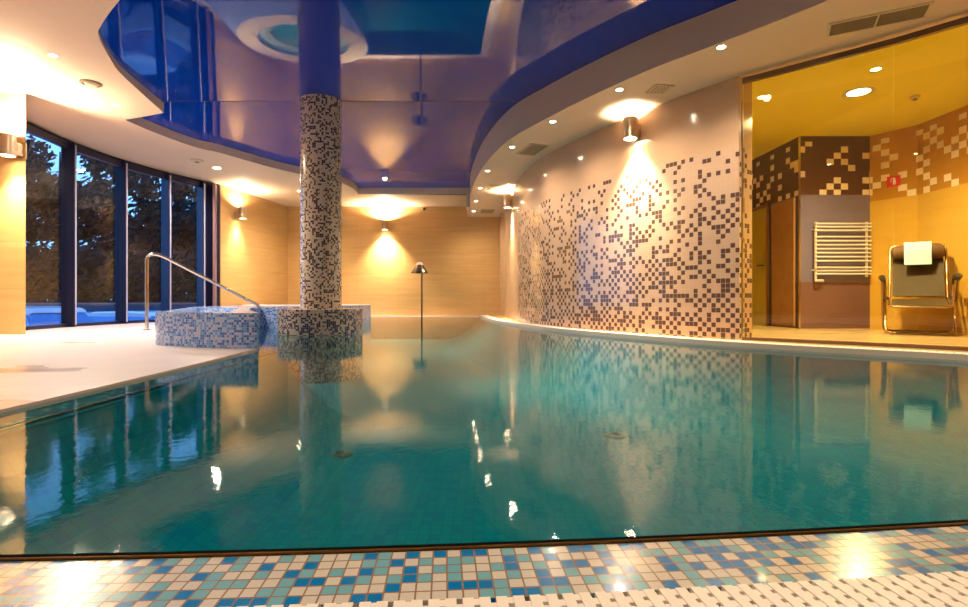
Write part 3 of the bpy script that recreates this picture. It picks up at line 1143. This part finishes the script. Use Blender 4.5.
vent(on_r(932, 2), on_r(830.5, 23.5), 0.24, Z_R, 'long two-part taupe air vent in the soffit above the glass partition', 2)
a, b = on_r(517, 153.5), on_r(531, 143.5)
vent(b, a, 0.30, Z_R, 'square taupe air vent in the right soffit left of the mosaic wall', slats=4)
a, b = on_r(489, 190), on_r(490, 184.5)
vent(b, a, 0.34, Z_R, 'small taupe air vent in the right soffit by the glaring wall light', slats=4)
a, b = on_r(480, 213), on_r(481, 209)
vent(b, a, 0.36, Z_R, 'farthest taupe air vent in the right soffit at the back wall', slats=4)
a, b = on_r(647, 92), on_r(656, 84.5)
vent(b, a, 0.20, Z_R, 'square cream access vent in the soffit above the wall light', mat='vent_light', slats=5)
# round ones on the left
q = at(91, 83, (Z_L - CAM_Z) * F / (HOR - 83))
o = empty('air_vent', (q.x, q.y, Z_L))
tag(o, 'round disc air vent in the left soffit between the spotlights', 'air vent', 'air vents in the soffits')
mb = MB()
mb.lathe([(0.115, 0), (0.115, -0.012), (0.09, -0.02), (0.085, -0.004)], 0, 0, 28)
mb.build('ring', M['vent'], o, True)
mb = MB()
mb.lathe([(0.07, -0.02), (0.06, -0.03), (0.001, -0.032)], 0, 0, 24)
mb.lathe([(0.07, -0.02), (0.001, -0.018)], 0, 0, 24)
mb.build('disc', M['vent_light'], o, True)
q = at(197, 160, (Z_L - CAM_Z) * F / (HOR - 160))
o = empty('smoke_detector', (q.x, q.y, Z_L))
tag(o, 'pale smoke detector in the left soffit beside the bright spotlight', 'smoke detector')
mb = MB()
mb.lathe([(0.11, 0), (0.11, -0.02), (0.08, -0.035), (0.001, -0.038)], 0, 0, 24)
mb.build('housing', M['vent_light'], o, True)
mb = MB()
mb.lathe([(0.04, -0.035), (0.04, -0.05), (0.001, -0.052)], 0, 0, 16)
mb.build('sensor', M['vent'], o, True)
q = at(424.5, 209, 14.79)
o = empty('wall_sensor', (q.x, 14.8, q.z))
tag(o, 'small dark sensor high on the back wall right of the wall light', 'sensor')
mb = MB()
mb.box((0, -0.03, 0), (0.07, 0.06, 0.07))
mb.build('housing', M['arm'], o, bevel=0.01)
mb = MB()
mb.tube([(0, -0.055, -0.01), (0, -0.075, -0.02)], 0.022, 12)
mb.build('lens', M['black'], o, True)

# ------------------------------------------------------------------ glass partition
gp = empty('glass_partition', (glass_line[0][0], glass_line[0][1], ZF))
tag(gp, 'tall frameless glass partition before the amber relaxation room', 'glass partition')
off = -Vector(gp.location)
for k in range(3):
    a, b = Vector((*glass_line[k], 0)), Vector((*glass_line[k + 1], 0))
    d = b - a
    ang = math.atan2(d.y, d.x)
    mid = (a + b) / 2 + off
    mb = MB()
    mb.box(mid + Vector((0, 0, 1.40)), (d.length - 0.006, 0.012, 2.66), ang)
    mb.build('glass_panel', M['panel_glass'], gp)
    mb = MB()
    mb.box(mid + Vector((0, 0, 2.735)), (d.length, 0.05, 0.05), ang)
    mb.build('header_rail', M['sill'], gp)
    mb = MB()
    mb.box(mid + Vector((0, 0, 0.035)), (d.length, 0.07, 0.07), ang)
    mb.build('sill_rail', M['sill'], gp)
mb = MB()
a = Vector((*glass_line[0], 0))
mb.box(a + off + Vector((-0.006, 0.004, 1.38)), (0.012, 0.03, 2.75), math.radians(-42))
mb.build('edge_profile', M['steel'], gp)

# ------------------------------------------------------------------ relaxation room
# door on the side of the nook
ro = empty('door_1', (4.60, 8.85, ZF))
ro['kind'] = 'structure'
mb = MB()
mb.box((-0.03, 0.0, 0.96), (0.012, 0.74, 1.92))
mb.build('door_leaf', M['door_glass'], ro)
mb = MB()
for y in (-0.40, 0.40):
    mb.box((-0.03, y, 0.97), (0.04, 0.04, 1.94))
mb.box((-0.03, 0, 1.95), (0.04, 0.84, 0.04))
mb.build('door_frame', M['tube'], ro)
mb = MB()
mb.tube([(-0.04, -0.30, 0.98), (-0.10, -0.30, 0.98), (-0.10, -0.20, 0.98)], 0.012, 8)
mb.build('door_handle', M['dark_steel'], ro, True)
mb = MB()
mb.box((4.60, 8.08, 1.02), (0.03, 0.62, 1.90), math.radians(-1.2))
o = mb.build('wall_panel', M['wood'])
struct(o, 'amber panel beside the steam room door')

mb = MB()
mb.box((4.622, 7.692, 1.45), (0.02, 0.02, 2.80))
struct(mb.build('trim_6', M['steel']))

# towel radiator on the nook's front
RY = 7.62
def radx(x): return (x - 484) / F * RY
def radz(y): return CAM_Z + (HOR - y) / F * RY
rad = empty('towel_radiator', (radx(841), 7.70, radz(277)))
tag(rad, 'white ladder towel radiator on the wall behind the glass', 'radiator')
ox, oz = radx(841), radz(277)
for px in (815.6, 866.5):
    mb = MB()
    mb.tube([(radx(px) - ox, -0.08, 0), (radx(px) - ox, -0.08, radz(222) - oz)], 0.017, 10)
    mb.build('upright', M['white_enamel'], rad, True)
    for py in (229, 270):
        mb = MB()
        mb.tube([(radx(px) - ox, -0.08, radz(py) - oz), (radx(px) - ox, 0.0, radz(py) - oz)], 0.012, 8)
        mb.build('bracket', M['white_enamel'], rad, True)
for py in (223.8, 227, 230.6, 237, 241, 245, 249, 253, 257, 261, 267.6, 270.8, 274):
    mb = MB()
    mb.tube([(radx(814) - ox, -0.105, radz(py) - oz), (radx(870) - ox, -0.105, radz(py) - oz)], 0.0125, 8)
    mb.build('bar', M['white_enamel'], rad, True)
mb = MB()
mb.tube([(radx(815.6) - ox, -0.08, 0.0), (radx(815.6) - ox, -0.08, -0.05), (radx(823) - ox, -0.09, -0.055)], 0.02, 10)
mb.build('valve', M['white_enamel'], rad, True)

# fire extinguisher sign
d = Vector((0.29, -0.50, 0)).normalized()
nv = Vector((-0.50, -0.29, 0)).normalized()
SY = 7.42
q = at(891.5, 181, SY)
ctr = Vector((5.66, 7.70, 0)) + d * 0.30 + nv * 0.012
so = empty('extinguisher_sign', (ctr.x, ctr.y, q.z), math.atan2(d.y, d.x))
tag(so, 'small red square fire extinguisher sign on the amber wall', 'sign')
mb = MB()
mb.box((0, 0, 0), (0.16, 0.012, 0.15))
mb.build('plate', M['red'], so)
mb = MB()
mb.box((0.012, -0.008, -0.012), (0.035, 0.006, 0.072))
mb.box((0.012, -0.008, 0.032), (0.018, 0.006, 0.018))
mb.box((-0.004, -0.008, 0.042), (0.045, 0.006, 0.008))
mb.box((-0.028, -0.008, 0.015), (0.008, 0.006, 0.055))
mb.build('pictogram', M['sign_white'], so)

# zero gravity lounge chair
CX, CY = 5.36, 6.48
ch = empty('lounge_chair', (CX, CY, ZF), math.radians(-38))
ch.scale = (1.08, 1.08, 1.08)
tag(ch, 'folding lounge chair with bronze tube frame and olive sling', 'chair')
W = 0.27


def mirror_loop(side_pts, bar_y=None):
    """open loop: up the left side, across, and down the right side"""
    L = [(-x, y, z) for x, y, z in side_pts]
    R = [(x, y, z) for x, y, z in reversed(side_pts)]
    return L + R


mb = MB()
fr = [(W + 0.03, 0.16, 0.56), (W + 0.03, -0.05, 0.34), (W + 0.03, -0.26, 0.10), (W + 0.02, -0.31, 0.035), (W - 0.03, -0.33, 0.014), (W - 0.12, -0.33, 0.014), (0.0, -0.33, 0.014)]
mb.tube(mirror_loop(fr[:-1]), 0.0135, 10)
mb.build('front_leg_frame', M['tube'], ch, True)
mb = MB()
fr = [(W + 0.055, -0.20, 0.60), (W + 0.055, 0.02, 0.34), (W + 0.055, 0.24, 0.10), (W + 0.045, 0.30, 0.035), (W, 0.32, 0.014), (W - 0.1, 0.32, 0.014)]
mb.tube(mirror_loop(fr), 0.0135, 10)
mb.build('rear_leg_frame', M['tube'], ch, True)
mb = MB()
fr = [(W - 0.005, 0.10, 0.40), (W - 0.005, -0.20, 0.36), (W - 0.005, -0.40, 0.335), (W - 0.02, -0.44, 0.318), (W - 0.06, -0.46, 0.310), (W - 0.14, -0.46, 0.308)]
mb.tube(mirror_loop(fr), 0.0135, 10)
mb.build('seat_frame', M['tube'], ch, True)
mb = MB()
fr = [(W - 0.012, 0.08, 0.41), (W - 0.012, 0.20, 0.66), (W - 0.012, 0.36, 0.99), (W - 0.03, 0.385, 1.035), (W - 0.08, 0.39, 1.045), (W - 0.15, 0.39, 1.045)]
mb.tube(mirror_loop(fr), 0.0135, 10)
mb.build('back_frame', M['tube'], ch, True)
for s in (-1, 1):
    mb = MB()
    mb.tube([(s * (W + 0.055), -0.30, 0.615), (s * (W + 0.06), -0.22, 0.640), (s * (W + 0.06), 0.0, 0.655), (s * (W + 0.055), 0.16, 0.645), (s * (W + 0.05), 0.22, 0.62)], [0.02, 0.032, 0.032, 0.030, 0.02], 10)
    mb.build('armrest', M['arm'], ch, True)
    mb = MB()
    mb.tube([(s * (W + 0.03), 0.16, 0.55), (s * (W + 0.04), 0.14, 0.64)], 0.012, 8)
    mb.build('rear_arm_support', M['arm'], ch, True)
    mb = MB()
    mb.tube([(s * (W + 0.055), -0.20, 0.59), (s * (W + 0.058), -0.20, 0.64)], 0.014, 8)
    mb.build('front_arm_support', M['arm'], ch, True)
    mb = MB()
    mb.tube([(s * (W - 0.01), 0.09, 0.405), (s * (W + 0.05), 0.07, 0.42)], 0.02, 8)
    mb.build('hinge', M['arm'], ch, True)


def sheet(prof, w, th, n=10, sag=0.0):
    mb = MB()
    m = len(prof)
    rows = []
    for sgn in (0, 1):
        for k, (y, z) in enumerate(prof):
            for j in range(n + 1):
                x = -w + 2 * w * j / n
                s = sag * (1 - (x / w) ** 2) * math.sin(PI * k / (m - 1))
                mb.v.append((x, y + s * 0.5 + sgn * th * 0.6, z - s - sgn * th))
    st = m * (n + 1)
    for sgn in (0, 1):
        for k in range(m - 1):
            for j in range(n):
                i = sgn * st + k * (n + 1) + j
                fc = [i, i + 1, i + n + 2, i + n + 1]
                mb.f.append(fc if sgn == 0 else fc[::-1])
                mb.uv.append([mb.v[t][:2] for t in mb.f[-1]])
    rim = [k * (n + 1) for k in range(m)]
    edges = [[k * (n + 1) for k in range(m)], [k * (n + 1) + n for k in range(m)], list(range(n + 1)), [(m - 1) * (n + 1) + j for j in range(n + 1)]]
    for e in edges:
        for a, b in zip(e, e[1:]):
            mb.f.append([a, b, b + st, a + st])
            mb.uv.append([mb.v[t][:2] for t in mb.f[-1]])
    return mb


sheet([(-0.44, 0.325), (-0.30, 0.345), (-0.10, 0.372), (0.06, 0.395)], W - 0.03, 0.006, 10, 0.03).build('seat_sling', M['sling'], ch, True)
sheet([(0.10, 0.43), (0.17, 0.58), (0.25, 0.74), (0.33, 0.90), (0.385, 1.02)], W - 0.035, 0.006, 10, 0.03).build('back_sling', M['sling'], ch, True)
mb = MB()
xs = [-0.25, -0.243, -0.225, -0.14, 0, 0.14, 0.225, 0.243, 0.25]
rs = [0.03, 0.06, 0.078, 0.088, 0.09, 0.088, 0.078, 0.06, 0.03]
mb.tube([(x, 0.30, 0.955) for x in xs], rs, 14)
mb.build('head_pillow', M['pillow'], ch, True)

to = empty('towel', ch.location, math.radians(-38))
to.scale = ch.scale
tag(to, 'folded pale mint towel draped over the head pillow of the lounge chair', 'towel')
prof = []
for k in range(9):
    th = math.radians(-10 + k * 23)
    prof.append((0.30 - 0.098 * math.cos(th), 0.955 + 0.098 * math.sin(th)))
front = [(0.188, 0.80), (0.195, 0.86), (0.20, 0.91)]
prof = front + prof[1:] + [(0.405, 0.90)]
n = 8
mb = MB()
m = len(prof)
for layer in (0, 1):
    for k, (y, z) in enumerate(prof):
        cy_, cz_ = 0.30, 0.955
        dy, dz = y - cy_, z - cz_
        L = math.hypot(dy, dz) or 1
        for j in range(n + 1):
            x = -0.125 + 0.25 * j / n
            o_ = 0.022 * layer + 0.003 * math.sin(j * 1.7 + k)
            mb.v.append((x, y + dy / L * o_ if k > 2 else y - o_, z + dz / L * o_ if k > 2 else z))
st = m * (n + 1)
for layer in (0, 1):
    for k in range(m - 1):
        for j in range(n):
            i = layer * st + k * (n + 1) + j
            mb.f.append([i, i + 1, i + n + 2, i + n + 1])
            mb.uv.append([mb.v[t_][:2] for t_ in mb.f[-1]])
for e in ([k * (n + 1) for k in range(m)], [k * (n + 1) + n for k in range(m)], list(range(n + 1)), [(m - 1) * (n + 1) + j for j in range(n + 1)]):
    for a, b in zip(e, e[1:]):
        mb.f.append([a, b, b + st, a + st])
        mb.uv.append([mb.v[t_][:2] for t_ in mb.f[-1]])
mb.build('cloth', M['towel'], to, True)

# ------------------------------------------------------------------ outside
GZ = -1.40
mb = MB()
mb.box((-22, 16, GZ - 0.05), (46, 60, 0.1))
o = mb.build('ground', M['asphalt'])
struct(o)


def make_car(name, loc, rz, paint, label, h=1.5, L=4.3):
    root = empty(name, loc, rz)
    tag(root, label, 'car', 'parked cars outside the windows')
    wd = 0.88
    s = h / 1.5
    prof = [(-L / 2, 0.32), (-L / 2, 0.62), (-L / 2 + 0.06, 0.86 * s), (-L / 2 + 0.9, 0.95 * s), (L / 2 - 0.35, 0.92 * s), (L / 2 - 0.05, 0.82 * s), (L / 2, 0.55), (L / 2 - 0.05, 0.3)]

    def loft(prof, ws, name, mat, par):
        mb = MB()
        m = len(prof)
        rows = [(-1, 0.0), (-0.92, 1), (0.92, 1), (1, 0.0)]
        for sx, full in rows:
            for (x, z), w in zip(prof, ws):
                k = 1.0 if full else 0.985
                mb.v.append((x * k, sx * w, z if full else 0.5 + (z - 0.5) * 0.94))
        for a in range(3):
            for k in range(m - 1):
                i = a * m + k
                mb.f.append([i, i + 1, i + m + 1, i + m])
                mb.uv.append([(0, 0)] * 4)
            mb.f.append([a * m + m - 1, a * m, (a + 1) * m, (a + 1) * m + m - 1])
            mb.uv.append([(0, 0)] * 4)
        mb.f.append(list(range(m)))
        mb.uv.append([(0, 0)] * m)
        mb.f.append(list(range(3 * m, 4 * m))[::-1])
        mb.uv.append([(0, 0)] * m)
        return mb.build(name, mat, par, True, 0.03)
    loft(prof, [wd] * len(prof), 'body', paint, root)
    cab = [(-L / 2 + 0.15, 0.90 * s), (-L / 2 + 0.55, 1.38 * s), (-L / 2 + 1.1, 1.45 * s), (0.25, 1.44 * s), (1.15, 0.92 * s)]
    loft(cab, [0.80, 0.66, 0.64, 0.64, 0.80], 'glasshouse', M['car_glass'], root)
    roof = [(-L / 2 + 0.50, 1.36 * s), (-L / 2 + 0.6, 1.46 * s), (-L / 2 + 1.1, 1.50 * s), (0.2, 1.49 * s), (0.38, 1.40 * s)]
    loft(roof, [0.64, 0.66, 0.67, 0.66, 0.64], 'roof', paint, root)
    for x in (-L / 2 + 0.8, L / 2 - 0.85):
        for sx in (-1, 1):
            mb = MB()
            mb.tube([(x, sx * 0.68, 0.31), (x, sx * 0.89, 0.31)], 0.31, 20)
            wh = mb.build('wheel', M['tyre'], root, True)
            mb = MB()
            mb.tube([(x, sx * 0.885, 0.31), (x, sx * 0.90, 0.31)], 0.19, 16)
            mb.build('hub', M['light_metal'], wh, True)
    for sx in (-1, 1):
        mb = MB()
        mb.box((-L / 2 + 0.03, sx * 0.68, 0.74), (0.07, 0.28, 0.16))
        mb.build('tail_light', M['tail'], root, bevel=0.02)
        mb = MB()
        mb.box((L / 2 - 0.05, sx * 0.62, 0.66), (0.09, 0.32, 0.14))
        mb.build('headlight', M['sign_white'], root, bevel=0.02)
    return root


make_car('parked_car', (-11.3, 12.4, GZ), math.radians(165), M['paint_silver'], 'silver blue car parked outside the first window', 1.72, 4.4)
make_car('parked_car', (-15.0, 18.0, GZ), math.radians(185), M['paint_blue'], 'pale blue car parked outside the second window', 1.45, 4.2)
make_car('parked_car', (-10.6, 15.2, GZ), math.radians(172), M['paint_white'], 'white car parked outside the third window near the handrail', 1.55, 4.2)

fe = empty('board_fence', (-14.5, 22.5, GZ))
tag(fe, 'dark board fence with pale capping beyond the parked cars', 'fence')
a, b = Vector((-5.5, -3.0, 0)), Vector((9, 2.5, 0))
d = (b - a)
ang = math.atan2(d.y, d.x)
mb = MB()
NB = 90
for k in range(NB):
    q = a + d * ((k + 0.5) / NB)
    mb.box((q.x, q.y, 0.85), (0.17, 0.03, 1.7), ang)
mb.build('boards', M['fence'], fe)
mb = MB()
q = a + d * 0.5
mb.box((q.x, q.y, 1.73), (d.length, 0.10, 0.06), ang)
mb.build('capping', M['fence_cap'], fe)


def make_tree(loc, h, rad, n, label, seed):
    rnd = random.Random(seed)
    root = empty('tree', loc)
    tag(root, label, 'tree', 'dark trees outside the windows')
    mb = MB()
    mb.tube([(0, 0, 0), (0.05, 0, h * 0.3), (0.0, 0.1, h * 0.6), (0.1, 0, h * 0.9)], [0.2, 0.16, 0.10, 0.03], 8)
    for k in range(9):
        th = rnd.uniform(0, 2 * PI)
        z0 = h * rnd.uniform(0.25, 0.7)
        e = Vector((math.cos(th) * rad * 0.8, math.sin(th) * rad * 0.8, z0 + h * 0.2))
        mb.tube([(0.03, 0, z0), tuple(Vector((0, 0, z0)) * 0.5 + e * 0.5), tuple(e)], [0.07, 0.045, 0.015], 6)
    mb.build('trunk', M['bark'], root, True)
    mb = MB()
    clumps = []
    for k in range(46):
        while True:
            q = Vector((rnd.uniform(-1, 1), rnd.uniform(-1, 1), rnd.uniform(-1, 1)))
            if 0.25 < q.length < 1:
                break
        clumps.append((Vector((q.x * rad, q.y * rad, h * 0.52 + q.z * h * 0.50)), rnd.uniform(0.5, 0.95)))
    for k in range(n):
        c, r = clumps[rnd.randrange(len(clumps))]
        q = Vector((rnd.gauss(0, 1), rnd.gauss(0, 1), rnd.gauss(0, 1))) * r * 0.55 + c
        if q.z < 0.05:
            q.z = rnd.uniform(0.05, 0.5)
        s = rnd.uniform(0.12, 0.26)
        ax = Vector((rnd.gauss(0, 1), rnd.gauss(0, 1), rnd.gauss(0, 1))).normalized()
        e1 = ax.orthogonal().normalized()
        e2 = ax.cross(e1)
        mb.face([tuple(q - e1 * s), tuple(q - e2 * s * 0.5), tuple(q + e1 * s), tuple(q + e2 * s * 0.5)])
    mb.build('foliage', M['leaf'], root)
    return root


he = empty('hedge', (-14.8, 23.3, GZ))
tag(he, 'dense dark hedge running behind the board fence', 'hedge')
rnd = random.Random(11)
mb = MB()
hd = Vector((14.5, 5.5, 0)).normalized()
hn = Vector((-hd.y, hd.x, 0))
for k in range(9000):
    q = hd * rnd.uniform(-9, 9) + hn * rnd.uniform(0, 1.2) + Vector((0, 0, 3.6 * rnd.random() ** 0.7 + rnd.uniform(-0.2, 0.3) + 0.25))
    sz = rnd.uniform(0.12, 0.26)
    ax = Vector((rnd.gauss(0, 1), rnd.gauss(0, 1), rnd.gauss(0, 1))).normalized()
    e1 = ax.orthogonal().normalized()
    e2 = ax.cross(e1)
    mb.face([tuple(q - e1 * sz), tuple(q - e2 * sz * 0.5), tuple(q + e1 * sz), tuple(q + e2 * sz * 0.5)])
mb.build('leaves', M['leaf'], he)
mb = MB()
for k in range(24):
    q = hd * (-8.8 + k * 0.76) + hn * 0.6
    mb.tube([(q.x, q.y, 0), (q.x + 0.1, q.y, 1.2), (q.x, q.y + 0.1, 3.0)], [0.06, 0.05, 0.02], 6)
mb.build('stems', M['bark'], he)

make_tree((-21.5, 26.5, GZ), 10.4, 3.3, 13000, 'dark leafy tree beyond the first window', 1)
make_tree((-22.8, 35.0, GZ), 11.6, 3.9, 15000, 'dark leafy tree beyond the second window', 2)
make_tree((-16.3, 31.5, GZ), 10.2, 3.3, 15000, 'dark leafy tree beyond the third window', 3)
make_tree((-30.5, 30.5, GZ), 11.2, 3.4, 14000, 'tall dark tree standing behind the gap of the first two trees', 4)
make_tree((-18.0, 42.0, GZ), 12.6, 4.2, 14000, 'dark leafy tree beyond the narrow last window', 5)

# ------------------------------------------------------------------ sky
wd = bpy.data.worlds.new('dusk')
scene.world = wd
wd.use_nodes = True
nt = wd.node_tree
nt.nodes.clear()
out = nt.nodes.new('ShaderNodeOutputWorld')
bg = nt.nodes.new('ShaderNodeBackground')
tc = nt.nodes.new('ShaderNodeTexCoord')
sp_ = nt.nodes.new('ShaderNodeSeparateXYZ')
rp = nt.nodes.new('ShaderNodeValToRGB')
nt.links.new(tc.outputs['Generated'], sp_.inputs[0])
nt.links.new(sp_.outputs[2], rp.inputs[0])
rp.color_ramp.elements[0].position = 0.0
rp.color_ramp.elements[0].color = (0.20, 0.50, 1.0, 1)
rp.color_ramp.elements[1].position = 0.7
rp.color_ramp.elements[1].color = (0.10, 0.28, 0.75, 1)
nt.links.new(rp.outputs[0], bg.inputs[0])
bg.inputs[1].default_value = 2.6
nt.links.new(bg.outputs[0], out.inputs[0])

# ------------------------------------------------------------------ camera
cd = bpy.data.cameras.new('camera')
cd.sensor_fit = 'HORIZONTAL'
cd.sensor_width = 36.0
cd.lens = F / 968 * 36.0
cd.shift_y = -3.0 / 968
cd.clip_start = 0.02
cam = bpy.data.objects.new('camera', cd)
cam.location = (0, 0, CAM_Z)
cam.rotation_euler = (PI / 2, 0, 0)
COL.objects.link(cam)
scene.camera = cam

scene.view_settings.view_transform = 'Standard'
scene.view_settings.look = 'None'
scene.view_settings.exposure = 0.2
scene.view_settings.gamma = 1.0
scene.view_settings.use_curve_mapping = False
try:
    scene.cycles.use_denoising = True
    scene.cycles.max_bounces = 10
    scene.cycles.transparent_max_bounces = 24
    scene.cycles.sample_clamp_indirect = 6.0
    scene.cycles.caustics_reflective = False
    scene.cycles.caustics_refractive = False
except Exception:
    pass
